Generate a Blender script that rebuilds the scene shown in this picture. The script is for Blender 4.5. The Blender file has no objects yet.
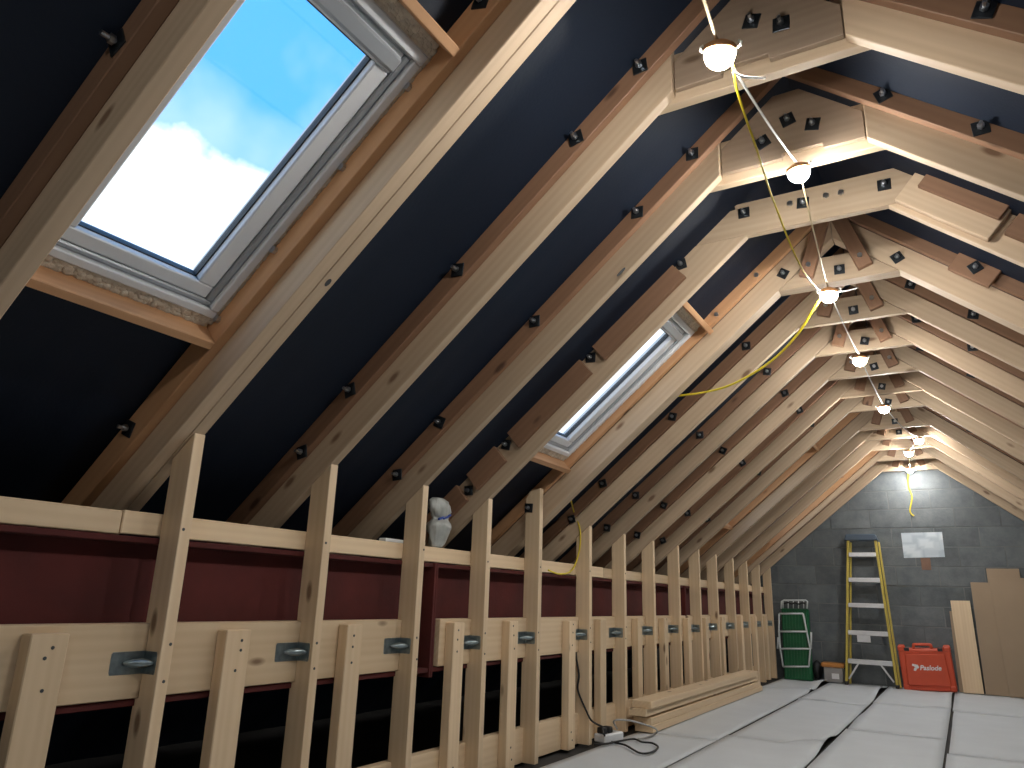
import bpy, bmesh, math, random
from mathutils import Vector, Matrix
from mathutils import noise as mnoise

random.seed(7)
SC = bpy.context.scene
COL = SC.collection

# ------------------------------------------------------------------ camera
H = 0.86                                   # eye height above the floor
FPX, PITCH, YAW, ROLL = 730.83, 0.2825, 0.5445, 0.0333
fw = Vector((-math.sin(YAW)*math.cos(PITCH), math.cos(YAW)*math.cos(PITCH), math.sin(PITCH)))
r0 = Vector((math.cos(YAW), math.sin(YAW), 0)); u0 = r0.cross(fw)
cr = r0*math.cos(ROLL)+u0*math.sin(ROLL); cu = -r0*math.sin(ROLL)+u0*math.cos(ROLL)
EYE = Vector((0, 0, H))
cd = bpy.data.cameras.new('camera'); co = bpy.data.objects.new('camera', cd); COL.objects.link(co)
co.matrix_world = Matrix(((cr.x, cu.x, -fw.x, 0), (cr.y, cu.y, -fw.y, 0), (cr.z, cu.z, -fw.z, H), (0, 0, 0, 1)))
cd.sensor_width = 36; cd.lens = 36*FPX/1024; cd.clip_start = 0.02
SC.camera = co

def PX(px, py, axis, v):
    """photo pixel -> point of the plane axis = v"""
    d = fw+cr*((px-512)/FPX)+cu*((384-py)/FPX)
    k = (v-EYE[axis])/d[axis]
    return EYE+d*k

# ------------------------------------------------------------------ sky, exposure
vs = SC.view_settings
vs.view_transform = 'Standard'; vs.look = 'None'; vs.gamma = 1; vs.use_curve_mapping = False
vs.exposure = 0.12
LAMP_POWER = 500.0
SKY_STRENGTH = 3.0

def sky():
    w = bpy.data.worlds.new('sky'); SC.world = w; w.use_nodes = True
    t = w.node_tree; t.nodes.clear(); N = t.nodes.new; L = t.links.new
    out = N('ShaderNodeOutputWorld'); bg = N('ShaderNodeBackground'); bg.inputs[1].default_value = SKY_STRENGTH
    tc = N('ShaderNodeTexCoord'); sx = N('ShaderNodeSeparateXYZ'); L(tc.outputs['Generated'], sx.inputs[0])
    n1 = N('ShaderNodeTexNoise'); n1.inputs['Scale'].default_value = 4.2; n1.inputs['Detail'].default_value = 7; n1.inputs['Roughness'].default_value = 0.52
    L(tc.outputs['Generated'], n1.inputs['Vector'])
    # cumulus bank: thick low down, thinning out with height
    m = N('ShaderNodeMath'); m.operation = 'MULTIPLY_ADD'; L(n1.outputs['Fac'], m.inputs[0]); m.inputs[1].default_value = 0.36
    L(sx.outputs['Z'], m.inputs[2])
    m2 = N('ShaderNodeMath'); m2.operation = 'MULTIPLY_ADD'; m2.inputs[1].default_value = -1.0
    L(m.outputs[0], m2.inputs[0]); m2.inputs[2].default_value = 0.0
    rp = N('ShaderNodeMapRange'); rp.inputs['From Min'].default_value = -0.712; rp.inputs['From Max'].default_value = -0.672
    rp.interpolation_type = 'SMOOTHSTEP'; L(m2.outputs[0], rp.inputs['Value'])
    n2 = N('ShaderNodeTexNoise'); n2.inputs['Scale'].default_value = 2.3; n2.inputs['Detail'].default_value = 5
    L(tc.outputs['Generated'], n2.inputs['Vector'])
    r2 = N('ShaderNodeMapRange'); r2.inputs['From Min'].default_value = 0.52; r2.inputs['From Max'].default_value = 0.72
    r2.inputs['To Max'].default_value = 0.6; L(n2.outputs['Fac'], r2.inputs['Value'])
    mx = N('ShaderNodeMath'); mx.operation = 'MAXIMUM'; L(rp.outputs[0], mx.inputs[0]); L(r2.outputs[0], mx.inputs[1])
    mix = N('ShaderNodeMix'); mix.data_type = 'RGBA'; L(mx.outputs[0], mix.inputs[0])
    mix.inputs[6].default_value = (0.045, 0.205, 0.50, 1); mix.inputs[7].default_value = (0.44, 0.48, 0.50, 1)
    L(mix.outputs[2], bg.inputs[0]); L(bg.outputs[0], out.inputs[0])
sky()

# ------------------------------------------------------------------ materials
MATS = {}
def base_mat(name, rough=0.7, metal=0.0, col=(0.5, 0.5, 0.5)):
    m = bpy.data.materials.new(name); m.use_nodes = True
    b = m.node_tree.nodes['Principled BSDF']
    b.inputs['Base Color'].default_value = (*col, 1); b.inputs['Roughness'].default_value = rough; b.inputs['Metallic'].default_value = metal
    MATS[name] = m
    return m, m.node_tree, b

def plain(name, col, rough=0.6, metal=0.0, var=0.12, scale=9.0, bump=0.0, bscale=60):
    m, t, b = base_mat(name, rough, metal, col); N = t.nodes.new; L = t.links.new
    tc = N('ShaderNodeTexCoord'); n = N('ShaderNodeTexNoise'); n.inputs['Scale'].default_value = scale; n.inputs['Detail'].default_value = 5
    L(tc.outputs['Object'], n.inputs['Vector'])
    mr = N('ShaderNodeMapRange'); mr.inputs['To Min'].default_value = 1-var*2; mr.inputs['To Max'].default_value = 1+var*2
    L(n.outputs['Fac'], mr.inputs['Value'])
    vm = N('ShaderNodeVectorMath'); vm.operation = 'SCALE'; vm.inputs[0].default_value = col; L(mr.outputs[0], vm.inputs['Scale'])
    L(vm.outputs[0], b.inputs['Base Color'])
    if bump:
        n2 = N('ShaderNodeTexNoise'); n2.inputs['Scale'].default_value = bscale; L(tc.outputs['Object'], n2.inputs['Vector'])
        bp = N('ShaderNodeBump'); bp.inputs['Strength'].default_value = bump; bp.inputs['Distance'].default_value = 0.004
        L(n2.outputs['Fac'], bp.inputs['Height']); L(bp.outputs[0], b.inputs['Normal'])
    return m

def wood(name, light, dark, knot, rough=0.62, tint=0.22):
    m, t, b = base_mat(name, rough); N = t.nodes.new; L = t.links.new
    tc = N('ShaderNodeTexCoord'); oi = N('ShaderNodeObjectInfo')
    mul = N('ShaderNodeMath'); mul.operation = 'MULTIPLY'; mul.inputs[1].default_value = 37.0; L(oi.outputs['Random'], mul.inputs[0])
    add = N('ShaderNodeVectorMath'); add.operation = 'ADD'; L(tc.outputs['Object'], add.inputs[0]); L(mul.outputs[0], add.inputs[1])
    mp = N('ShaderNodeMapping'); mp.inputs['Scale'].default_value = (0.5, 11, 11); L(add.outputs[0], mp.inputs[0])
    n = N('ShaderNodeTexNoise'); n.inputs['Scale'].default_value = 1.6; n.inputs['Detail'].default_value = 6; n.inputs['Roughness'].default_value = 0.6; L(mp.outputs[0], n.inputs['Vector'])
    wv = N('ShaderNodeTexWave'); wv.wave_type = 'RINGS'; wv.rings_direction = 'X'; wv.inputs['Scale'].default_value = 1.3
    wv.inputs['Distortion'].default_value = 5.0; wv.inputs['Detail'].default_value = 2; wv.inputs['Detail Scale'].default_value = 0.6
    L(mp.outputs[0], wv.inputs['Vector'])
    mxf = N('ShaderNodeMath'); mxf.operation = 'MULTIPLY_ADD'; mxf.inputs[1].default_value = 0.16; L(wv.outputs['Fac'], mxf.inputs[0])
    sc_ = N('ShaderNodeMath'); sc_.operation = 'MULTIPLY'; sc_.inputs[1].default_value = 0.85; L(n.outputs['Fac'], sc_.inputs[0]); L(sc_.outputs[0], mxf.inputs[2])
    c1 = N('ShaderNodeMix'); c1.data_type = 'RGBA'; L(mxf.outputs[0], c1.inputs[0])
    c1.inputs[6].default_value = (*light, 1); c1.inputs[7].default_value = (*dark, 1)
    # knots
    mp2 = N('ShaderNodeMapping'); mp2.inputs['Scale'].default_value = (3.2, 8.5, 8.5); L(add.outputs[0], mp2.inputs[0])
    vo = N('ShaderNodeTexVoronoi'); vo.inputs['Scale'].default_value = 1.0; L(mp2.outputs[0], vo.inputs['Vector'])
    kr = N('ShaderNodeMapRange'); kr.inputs['From Min'].default_value = 0.07; kr.inputs['From Max'].default_value = 0.15
    kr.inputs['To Min'].default_value = 0.85; kr.inputs['To Max'].default_value = 0.0; L(vo.outputs['Distance'], kr.inputs['Value'])
    sep = N('ShaderNodeSeparateColor'); L(vo.outputs['Color'], sep.inputs[0])
    gt = N('ShaderNodeMath'); gt.operation = 'GREATER_THAN'; gt.inputs[1].default_value = 0.45; L(sep.outputs[0], gt.inputs[0])
    km = N('ShaderNodeMath'); km.operation = 'MULTIPLY'; L(kr.outputs[0], km.inputs[0]); L(gt.outputs[0], km.inputs[1])
    c2 = N('ShaderNodeMix'); c2.data_type = 'RGBA'; L(km.outputs[0], c2.inputs[0]); L(c1.outputs[2], c2.inputs[6]); c2.inputs[7].default_value = (*knot, 1)
    # every stick a little lighter or darker than the next
    hv = N('ShaderNodeHueSaturation'); vr = N('ShaderNodeMapRange'); vr.inputs['To Min'].default_value = 1-tint; vr.inputs['To Max'].default_value = 1+tint*0.6
    L(oi.outputs['Random'], vr.inputs['Value']); L(vr.outputs[0], hv.inputs['Value']); L(c2.outputs[2], hv.inputs['Color'])
    L(hv.outputs[0], b.inputs['Base Color'])
    bp = N('ShaderNodeBump'); bp.inputs['Strength'].default_value = 0.15; bp.inputs['Distance'].default_value = 0.003
    L(mxf.outputs[0], bp.inputs['Height']); L(bp.outputs[0], b.inputs['Normal'])
    return m

wood('pine', (0.63, 0.49, 0.34), (0.43, 0.31, 0.20), (0.16, 0.08, 0.04))
wood('pine_old', (0.34, 0.195, 0.115), (0.22, 0.115, 0.065), (0.07, 0.035, 0.02))
wood('whitewood', (0.80, 0.635, 0.43), (0.60, 0.43, 0.255), (0.16, 0.08, 0.04), 0.6, 0.14)
wood('pine_trim_skylit', (0.62, 0.36, 0.185), (0.46, 0.24, 0.115), (0.12, 0.05, 0.02))  # orange trim pine, colour brightened to stand in for skylight falling on it
wood('pine_grey', (0.33, 0.25, 0.18), (0.22, 0.155, 0.105), (0.10, 0.06, 0.03))
plain('washer_steel', (0.05, 0.058, 0.066), 0.38, 0.85, 0.2, 30)
plain('bolt_steel', (0.55, 0.57, 0.6), 0.3, 1.0, 0.1, 30)
plain('galvanised', (0.30, 0.36, 0.38), 0.33, 0.9, 0.25, 40)
plain('red_oxide', (0.075, 0.010, 0.008), 0.9, 0, 0.3, 4, 0.2, 50)
plain('white_paint', (0.76, 0.79, 0.82), 0.4, 0, 0.03)
plain('grey_metal', (0.40, 0.43, 0.46), 0.42, 0.3, 0.04)
plain('gasket', (0.05, 0.055, 0.06), 0.6)
plain('expanding_foam', (0.62, 0.56, 0.46), 0.9, 0, 0.2, 40, 0.8, 120)
plain('eaves_deck', (0.03, 0.028, 0.026), 0.9, 0, 0.3, 6)
plain('underlay', (0.60, 0.63, 0.645), 0.75, 0, 0.05, 3, 0.25, 35)
plain('yellow_glassfibre', (0.52, 0.40, 0.07), 0.45, 0, 0.1)
plain('aluminium', (0.72, 0.73, 0.75), 0.38, 0.55, 0.06, 20)
plain('cap_blue', (0.06, 0.09, 0.13), 0.5)
plain('case_red', (0.62, 0.085, 0.035), 0.45, 0, 0.06, 8)
plain('case_dark', (0.02, 0.02, 0.022), 0.5)
plain('print_white', (0.8, 0.8, 0.8), 0.5, 0, 0.02)
plain('green_plastic', (0.010, 0.12, 0.045), 0.4, 0, 0.25, 12)
plain('frame_white', (0.62, 0.66, 0.66), 0.45)
plain('hardboard', (0.34, 0.25, 0.165), 0.7, 0, 0.06, 3)
plain('orange_lid', (0.50, 0.21, 0.05), 0.5)
plain('clear_box', (0.30, 0.29, 0.28), 0.3)
plain('black_rubber', (0.012, 0.012, 0.013), 0.55)
plain('grey_cable', (0.38, 0.38, 0.37), 0.5)
plain('white_cable', (0.75, 0.74, 0.70), 0.5)
plain('buff_cable', (0.42, 0.33, 0.19), 0.5)
plain('yellow_cable', (0.78, 0.62, 0.03), 0.45)
plain('socket_white', (0.75, 0.77, 0.78), 0.4)
plain('bag_plastic', (0.33, 0.345, 0.325), 0.35, 0, 0.15, 25)
plain('blue_print', (0.02, 0.06, 0.30), 0.5)
plain('lamp_ring', (0.50, 0.24, 0.10), 0.5)
plain('brick_red', (0.22, 0.13, 0.09), 0.9)

def felt():
    m, t, b = base_mat('roof_felt', 0.62); b.inputs['Specular IOR Level'].default_value = 0.3; N = t.nodes.new; L = t.links.new
    tc = N('ShaderNodeTexCoord'); n = N('ShaderNodeTexNoise'); n.inputs['Scale'].default_value = 2.2; n.inputs['Detail'].default_value = 6
    L(tc.outputs['Object'], n.inputs['Vector'])
    mix = N('ShaderNodeMix'); mix.data_type = 'RGBA'; L(n.outputs['Fac'], mix.inputs[0])
    mix.inputs[6].default_value = (0.004, 0.0085, 0.019, 1); mix.inputs[7].default_value = (0.008, 0.016, 0.033, 1)
    L(mix.outputs[2], b.inputs['Base Color'])
    n2 = N('ShaderNodeTexNoise'); n2.inputs['Scale'].default_value = 90; L(tc.outputs['Object'], n2.inputs['Vector'])
    bp = N('ShaderNodeBump'); bp.inputs['Strength'].default_value = 0.3; bp.inputs['Distance'].default_value = 0.002
    L(n2.outputs['Fac'], bp.inputs['Height']); L(bp.outputs[0], b.inputs['Normal'])
felt()

def block_mat():
    m, t, b = base_mat('block_dark', 0.85); N = t.nodes.new; L = t.links.new
    tc = N('ShaderNodeTexCoord'); oi = N('ShaderNodeObjectInfo')
    add = N('ShaderNodeVectorMath'); add.operation = 'ADD'; L(tc.outputs['Object'], add.inputs[0]); L(oi.outputs['Location'], add.inputs[1])
    n = N('ShaderNodeTexNoise'); n.inputs['Scale'].default_value = 5; n.inputs['Detail'].default_value = 8; n.inputs['Roughness'].default_value = 0.7
    L(add.outputs[0], n.inputs['Vector'])
    cr_ = N('ShaderNodeValToRGB'); cr_.color_ramp.elements[0].position = 0.3; cr_.color_ramp.elements[0].color = (0.085, 0.10, 0.108, 1)
    cr_.color_ramp.elements[1].position = 0.75; cr_.color_ramp.elements[1].color = (0.17, 0.185, 0.19, 1)
    L(n.outputs['Fac'], cr_.inputs[0])
    hv = N('ShaderNodeHueSaturation'); vr = N('ShaderNodeMapRange'); vr.inputs['To Min'].default_value = 0.85; vr.inputs['To Max'].default_value = 1.15
    L(oi.outputs['Random'], vr.inputs['Value']); L(vr.outputs[0], hv.inputs['Value']); L(cr_.outputs[0], hv.inputs['Color'])
    L(hv.outputs[0], b.inputs['Base Color'])
    n2 = N('ShaderNodeTexNoise'); n2.inputs['Scale'].default_value = 60; L(add.outputs[0], n2.inputs['Vector'])
    bp = N('ShaderNodeBump'); bp.inputs['Strength'].default_value = 0.5; bp.inputs['Distance'].default_value = 0.004
    L(n2.outputs['Fac'], bp.inputs['Height']); L(bp.outputs[0], b.inputs['Normal'])
block_mat()
plain('mortar', (0.16, 0.17, 0.17), 0.95, 0, 0.35, 3.5)

def glass_mat():
    m = bpy.data.materials.new('window_glass'); m.use_nodes = True; t = m.node_tree; t.nodes.clear(); N = t.nodes.new; L = t.links.new
    o = N('ShaderNodeOutputMaterial'); tr = N('ShaderNodeBsdfTransparent'); gl = N('ShaderNodeBsdfGlossy'); gl.inputs['Roughness'].default_value = 0.02
    lw = N('ShaderNodeLayerWeight'); pw = N('ShaderNodeMath'); pw.operation = 'POWER'; pw.inputs[1].default_value = 5.0; L(lw.outputs['Facing'], pw.inputs[0])
    fr = N('ShaderNodeMath'); fr.operation = 'MULTIPLY_ADD'; fr.inputs[1].default_value = 0.96; fr.inputs[2].default_value = 0.04; L(pw.outputs[0], fr.inputs[0])
    mx = N('ShaderNodeMixShader')
    L(fr.outputs[0], mx.inputs[0]); L(tr.outputs[0], mx.inputs[1]); L(gl.outputs[0], mx.inputs[2]); L(mx.outputs[0], o.inputs[0]); MATS['window_glass'] = m
glass_mat()

def lamp_mat():
    m = bpy.data.materials.new('lamp_glow'); m.use_nodes = True; t = m.node_tree; t.nodes.clear(); N = t.nodes.new; L = t.links.new
    o = N('ShaderNodeOutputMaterial'); e = N('ShaderNodeEmission'); e.inputs[0].default_value = (1.0, 0.965, 0.92, 1); e.inputs[1].default_value = LAMP_POWER
    L(e.outputs[0], o.inputs[0]); MATS['lamp_glow'] = m
lamp_mat()

def paper_mat():
    m, t, b = base_mat('plan_paper', 0.7); N = t.nodes.new; L = t.links.new
    tc = N('ShaderNodeTexCoord'); mp = N('ShaderNodeMapping'); mp.inputs['Scale'].default_value = (7, 7, 9); L(tc.outputs['Object'], mp.inputs[0])
    v = N('ShaderNodeTexVoronoi'); v.distance = 'CHEBYCHEV'; v.feature = 'F1'; v.inputs['Scale'].default_value = 1.1; L(mp.outputs[0], v.inputs['Vector'])
    r = N('ShaderNodeMapRange'); r.inputs['From Min'].default_value = 0.25; r.inputs['From Max'].default_value = 0.6; L(v.outputs['Distance'], r.inputs['Value'])
    mix = N('ShaderNodeMix'); mix.data_type = 'RGBA'; L(r.outputs[0], mix.inputs[0])
    mix.inputs[6].default_value = (0.62, 0.68, 0.72, 1); mix.inputs[7].default_value = (0.42, 0.49, 0.55, 1); L(mix.outputs[2], b.inputs['Base Color'])
paper_mat()

# ------------------------------------------------------------------ helpers
WORLD = {}
def link(o, M, parent=None):
    COL.objects.link(o)
    if parent is not None:
        o.parent = parent; o.matrix_parent_inverse = WORLD[parent.name].inverted()
    o.matrix_basis = M; WORLD[o.name] = M
    return o

def tag(o, label=None, cat=None, group=None, kind=None):
    if label: o['label'] = label
    if cat: o['category'] = cat
    if group: o['group'] = group
    if kind: o['kind'] = kind
    return o

def empty(name, loc, parent=None):
    o = bpy.data.objects.new(name, None); o.empty_display_size = 0.1
    return link(o, Matrix.Translation(loc), parent)

def mesh_from(bm, name, mat, smooth=False):
    bmesh.ops.recalc_face_normals(bm, faces=bm.faces[:])
    me = bpy.data.meshes.new(name); bm.to_mesh(me); bm.free()
    me.materials.append(MATS[mat])
    if smooth:
        for p in me.polygons: p.use_smooth = True
    return me

def obj(name, bm, mat, parent=None, M=Matrix(), smooth=False):
    return link(bpy.data.objects.new(name, mesh_from(bm, name, mat, smooth)), M, parent)

def frame(o, eu, ev):
    """matrix with local x = eu, z = ev, y = ev x eu"""
    eu = Vector(eu).normalized(); ev = Vector(ev); ev = (ev-eu*ev.dot(eu)).normalized(); ew = ev.cross(eu)
    return Matrix(((eu.x, ew.x, ev.x, o[0]), (eu.y, ew.y, ev.y, o[1]), (eu.z, ew.z, ev.z, o[2]), (0, 0, 0, 1)))

def prism_bm(poly, w0, w1, bevel=0.0025):
    bm = bmesh.new()
    a = [bm.verts.new((u, w0, v)) for u, v in poly]; b = [bm.verts.new((u, w1, v)) for u, v in poly]
    n = len(poly)
    bm.faces.new(a); bm.faces.new(b[::-1])
    for i in range(n): bm.faces.new((a[i], b[i], b[(i+1) % n], a[(i+1) % n]))
    bmesh.ops.recalc_face_normals(bm, faces=bm.faces[:])
    if bevel: bmesh.ops.bevel(bm, geom=bm.edges[:], offset=bevel, segments=1, affect='EDGES')
    return bm

def rect(u0, u1, v0, v1): return [(u0, v0), (u1, v0), (u1, v1), (u0, v1)]

def stick(name, p0, p1, up, wid, dep, mat, parent=None, bevel=0.0025, dw=0.0, dv=0.0):
    """timber from p0 to p1, wid across, dep along `up`, axis through its centre"""
    p0 = Vector(p0); p1 = Vector(p1); L = (p1-p0).length
    return obj(name, prism_bm(rect(0, L, dv-dep/2, dv+dep/2), dw-wid/2, dw+wid/2, bevel), mat, parent, frame(p0, p1-p0, up))

def box(name, lo, hi, mat, parent=None, bevel=0.003, long_axis=None):
    """axis-aligned box; local x runs along its longest side"""
    lo = Vector(lo); hi = Vector(hi); d = hi-lo; c = (lo+hi)/2
    ax = long_axis if long_axis is not None else max(range(3), key=lambda k: d[k])
    e = Vector((0, 0, 0)); e[ax] = 1
    up = Vector((0, 0, 1)) if ax != 2 else Vector((1, 0, 0))
    M = frame(c-e*(d[ax]/2), e, up)
    iu = 2 if ax != 2 else 0
    iw = 3-ax-iu
    return obj(name, prism_bm(rect(0, d[ax], -d[iu]/2, d[iu]/2), -d[iw]/2, d[iw]/2, min(bevel, min(d)*0.3)), mat, parent, M)

def tube_bm(pts, r, seg=8, closed=False, bm=None):
    bm = bm or bmesh.new(); pts = [Vector(p) for p in pts]; n = len(pts); rings = []
    prev = None
    for i, p in enumerate(pts):
        if closed: t = pts[(i+1) % n]-pts[i-1]
        else: t = pts[min(i+1, n-1)]-pts[max(i-1, 0)]
        t.normalize()
        a = prev if prev is not None else (Vector((0, 0, 1)) if abs(t.z) < 0.9 else Vector((1, 0, 0)))
        a = (a-t*a.dot(t)).normalized(); prev = a; b = t.cross(a)
        rr = r[i] if isinstance(r, (list, tuple)) else r
        rings.append([bm.verts.new(p+(a*math.cos(k*2*math.pi/seg)+b*math.sin(k*2*math.pi/seg))*rr) for k in range(seg)])
    m = n if closed else n-1
    for i in range(m):
        A, B = rings[i], rings[(i+1) % n]
        for k in range(seg): bm.faces.new((A[k], A[(k+1) % seg], B[(k+1) % seg], B[k]))
    if not closed: bm.faces.new(rings[0][::-1]); bm.faces.new(rings[-1])
    return bm

def smooth_path(pts, k=6):
    pts = [Vector(p) for p in pts]; out = []
    P = [pts[0]]+pts+[pts[-1]]
    for i in range(1, len(P)-2):
        for j in range(k):
            t = j/k; a, b, c, d = P[i-1], P[i], P[i+1], P[i+2]
            out.append(0.5*((2*b)+(c-a)*t+(2*a-5*b+4*c-d)*t*t+(3*b-a-3*c+d)*t**3))
    out.append(pts[-1]); return out

def tube(name, pts, r, mat, parent=None, seg=8, k=6, closed=False):
    pts = smooth_path(pts, k) if k > 1 else [Vector(p) for p in pts]
    o = Vector(pts[0])
    return obj(name, tube_bm([p-o for p in pts], r, seg, closed), mat, parent, Matrix.Translation(o), True)

def lathe_bm(prof, seg=20, bm=None):
    bm = bm or bmesh.new(); rings = []
    for r, z in prof:
        rings.append([bm.verts.new((0, 0, z))] if r < 1e-6 else [bm.verts.new((r*math.cos(k*2*math.pi/seg), r*math.sin(k*2*math.pi/seg), z)) for k in range(seg)])
    for A, B in zip(rings, rings[1:]):
        for k in range(seg):
            k2 = (k+1) % seg
            if len(A) == 1 and len(B) > 1: bm.faces.new((A[0], B[k], B[k2]))
            elif len(B) == 1 and len(A) > 1: bm.faces.new((A[k], A[k2], B[0]))
            elif len(A) > 1: bm.faces.new((A[k], A[k2], B[k2], B[k]))
    return bm

# ------------------------------------------------------------------ the plan of the loft
XS, ZT = -2.0632, 0.4673+H                 # room face of the knee wall, rafter underside above it
XL, XR, ZC = -0.6799, -0.0838, 1.6251+H    # ends and underside of the collars
XC = (XL+XR)/2
Y1 = 1.4761
DY = [0.015, 0.029, 0.022, -0.024, -0.068, 0.017, 0.003, -0.001, 0.008, -0.002, -0.031, 0.009, 0.003, 0.008, 0.012]
DZ = [0.018, 0.022, 0.025, 0.043, -0.047, -0.003, -0.007, -0.011, 0.0, 0.018, -0.029, 0.002, 0.007, -0.006, -0.03]
FY = {i: Y1+0.6*(i-1)+DY[i-1] for i in range(1, 16)}     # far face of stud i
FY[0] = 0.778
DZf = {i: DZ[i-1] for i in range(1, 16)}; DZf[0] = 0.015
RY = dict(FY); RY[5] = 3.975; RY[11] = 7.575; DZf[5] = 0.02; DZf[11] = 0.0                       # far face of rafter i
TH = math.atan2(ZC-ZT, XL-XS)
ROOF = 0.185                                             # roof felt above the rafter undersides
YG = 10.08                                               # face of the block gable
YB = -1.3                                                # end behind the camera
RT = {0: 0.045, 1: 0.095, 5: 0.088}                      # rafter thickness
def slope_pt(s, h, y, side=1, th=TH, k=None):
    k = k or (XS, ZT)
    x = k[0]+s*math.cos(th)-h*math.sin(th); z = k[1]+s*math.sin(th)+h*math.cos(th)
    if side < 0: x = 2*XC-x
    return Vector((x, y, z))
def slope_axes(side=1, th=TH):
    return Vector((math.cos(th)*side, 0, math.sin(th))), Vector((-math.sin(th)*side, 0, math.cos(th)))

OLD_T = 0.035
def near_face(i): return RY[i]-RT.get(i, 0.04)
def old_near(i): return near_face(i)-(OLD_T if i <= 3 or i in (5, 11, 14) else 0.014)
# skylight openings: bay after rafter i, slope range
SKY = {1: (0, 1), 2: (4, 5), 3: (10, 11), 4: (13, 14)}
S0, S1 = 0.288, 1.40
def opening(n):
    a, b = SKY[n]
    return RY[a], old_near(b)

# ------------------------------------------------------------------ floor
fl = box('floor', (-4.2, YB-0.1, -0.12), (3.4, YG+0.3, -0.014), 'eaves_deck', None, 0)
tag(fl, 'dark timber deck of the loft under the loose pale underlay', None, None, 'structure')
def sheet(x0, x1, y0, y1, curls=(), seed=0):
    nx, ny = 10, max(6, int((y1-y0)/0.12)); bm = bmesh.new(); g = {}
    t = 0.007
    for side in (1, 0):
        for i in range(nx+1):
            for j in range(ny+1):
                x = x0+(x1-x0)*i/nx; y = y0+(y1-y0)*j/ny
                dx = min(i, nx-i)/nx; dy = min(j, ny-j)/ny
                z = 0.004*max(0, mnoise.noise(Vector((x*1.7, y*1.3, seed))))
                for cx, cy, rx, ry, h in curls:
                    d = ((x-cx)/rx)**2+((y-cy)/ry)**2
                    if d < 1: z += h*(1-d)**2
                g[side, i, j] = bm.verts.new((x-x0, y-y0, z-(0 if side else t)))
    for i in range(nx):
        for j in range(ny):
            bm.faces.new((g[1, i, j], g[1, i+1, j], g[1, i+1, j+1], g[1, i, j+1]))
            bm.faces.new((g[0, i, j], g[0, i, j+1], g[0, i+1, j+1], g[0, i+1, j]))
    for i in range(nx):
        for j in (0, ny): bm.faces.new((g[1, i, j], g[0, i, j], g[0, i+1, j], g[1, i+1, j]))
    for j in range(ny):
        for i in (0, nx): bm.faces.new((g[1, i, j], g[1, i, j+1], g[0, i, j+1], g[0, i, j]))
    return obj('underlay_sheet', bm, 'underlay', fl, Matrix.Translation((x0, y0, 0)), True)
XE = [-2.03, -1.49, -0.865, -0.21, 0.44, 1.10]
rows = [[YB, 2.2, 5.2, 8.78, YG-0.01], [YB, 0.6, 3.0, 5.44, 7.95, YG-0.01], [YB, 1.5, 3.9, 6.35, 8.22, YG-0.01], [YB, 0.9, 3.3, 5.76, 8.15, YG-0.01], [YB, 1.5, 4.2, 6.6, 9.0, YG-0.01]]
CURL = {0: [(-1.49, 9.6, 0.22, 0.6, 0.05), (-1.55, 8.78, 0.3, 0.2, 0.03)],
        1: [(-0.865, 5.55, 0.16, 0.5, 0.04), (-0.865, 9.2, 0.14, 0.8, 0.055), (-1.0, 5.44, 0.12, 0.16, 0.03), (-1.3, 7.95, 0.3, 0.12, 0.012)],
        2: [(-0.21, 9.2, 0.16, 0.9, 0.05), (-0.3, 8.22, 0.22, 0.12, 0.02), (-0.865, 6.9, 0.1, 0.7, 0.015)],
        3: [(-0.21, 7.6, 0.1, 0.5, 0.012)], 4: []}
for c in range(5):
    for k in range(len(rows[c])-1):
        g = 0.007
        y0, y1 = rows[c][k]+g, rows[c][k+1]-g
        x0, x1 = XE[c]+g+(0.01 if k % 2 else 0), XE[c+1]-g
        sheet(x0, x1, y0, y1, [q for q in CURL[c] if y0-0.2 <= q[1] <= y1+0.2], c*7+k)

# ------------------------------------------------------------------ roof felt (two slopes with the skylight holes)
def felt_slope(side, name, label):
    s_lo = -(ZT-0.0)/math.sin(TH)-0.35
    apex = (XC-XS)/math.cos(TH)+ROOF*math.tan(TH)+0.004
    ss = sorted({round(v, 4) for v in [s_lo+(apex-s_lo)*i/28 for i in range(29)]+[S0-0.012, S1+0.012]})
    holes = []
    ys = [YB+(YG+0.2-YB)*i/190 for i in range(191)]
    if side > 0:
        for n in SKY:
            a, b = opening(n); a -= 0.0; b += 0.0; holes.append((a, b)); ys += [a, b]
    ys = sorted({round(v, 4) for v in ys})
    eu, ev = slope_axes(side); bm = bmesh.new(); g = {}
    O = slope_pt(0, ROOF, 0, side)
    M = frame(O, eu, ev)
    sgn = 1 if M.col[1][1] > 0 else -1
    raft = sorted(RY.values())
    def sag(s, y):
        prev = max([r for r in raft if r <= y] or [YB]); nxt = min([r for r in raft if r > y] or [YG])
        t = (y-prev)/max(nxt-prev, 1e-3)
        q = mnoise.noise(Vector((s*0.35, y*9.0, side*3.1)))
        return 0.018*math.sin(math.pi*min(max(t, 0), 1))*(1+q)+0.002*q
    hs = {round(v, 4) for ab in holes for v in ab}
    for i, s in enumerate(ss):
        for j, y in enumerate(ys):
            inwin = any(a-0.03 <= y <= b+0.03 for a, b in holes) and S0-0.06 < s < S1+0.06
            g[i, j] = bm.verts.new((s, sgn*y, 0 if inwin else max(0.0, sag(s, y))*min(1, max(0, (apex-s)/0.3))))
    for i in range(len(ss)-1):
        for j in range(len(ys)-1):
            sm, ym = (ss[i]+ss[i+1])/2, (ys[j]+ys[j+1])/2
            if any(a < ym < b for a, b in holes) and S0-0.012 < sm < S1+0.012: continue
            bm.faces.new((g[i, j], g[i+1, j], g[i+1, j+1], g[i, j+1]))
    for v in [v for v in bm.verts if not v.link_faces]: bm.verts.remove(v)
    return tag(obj(name, bm, 'roof_felt', None, M, True), label, None, None, 'structure')
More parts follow.
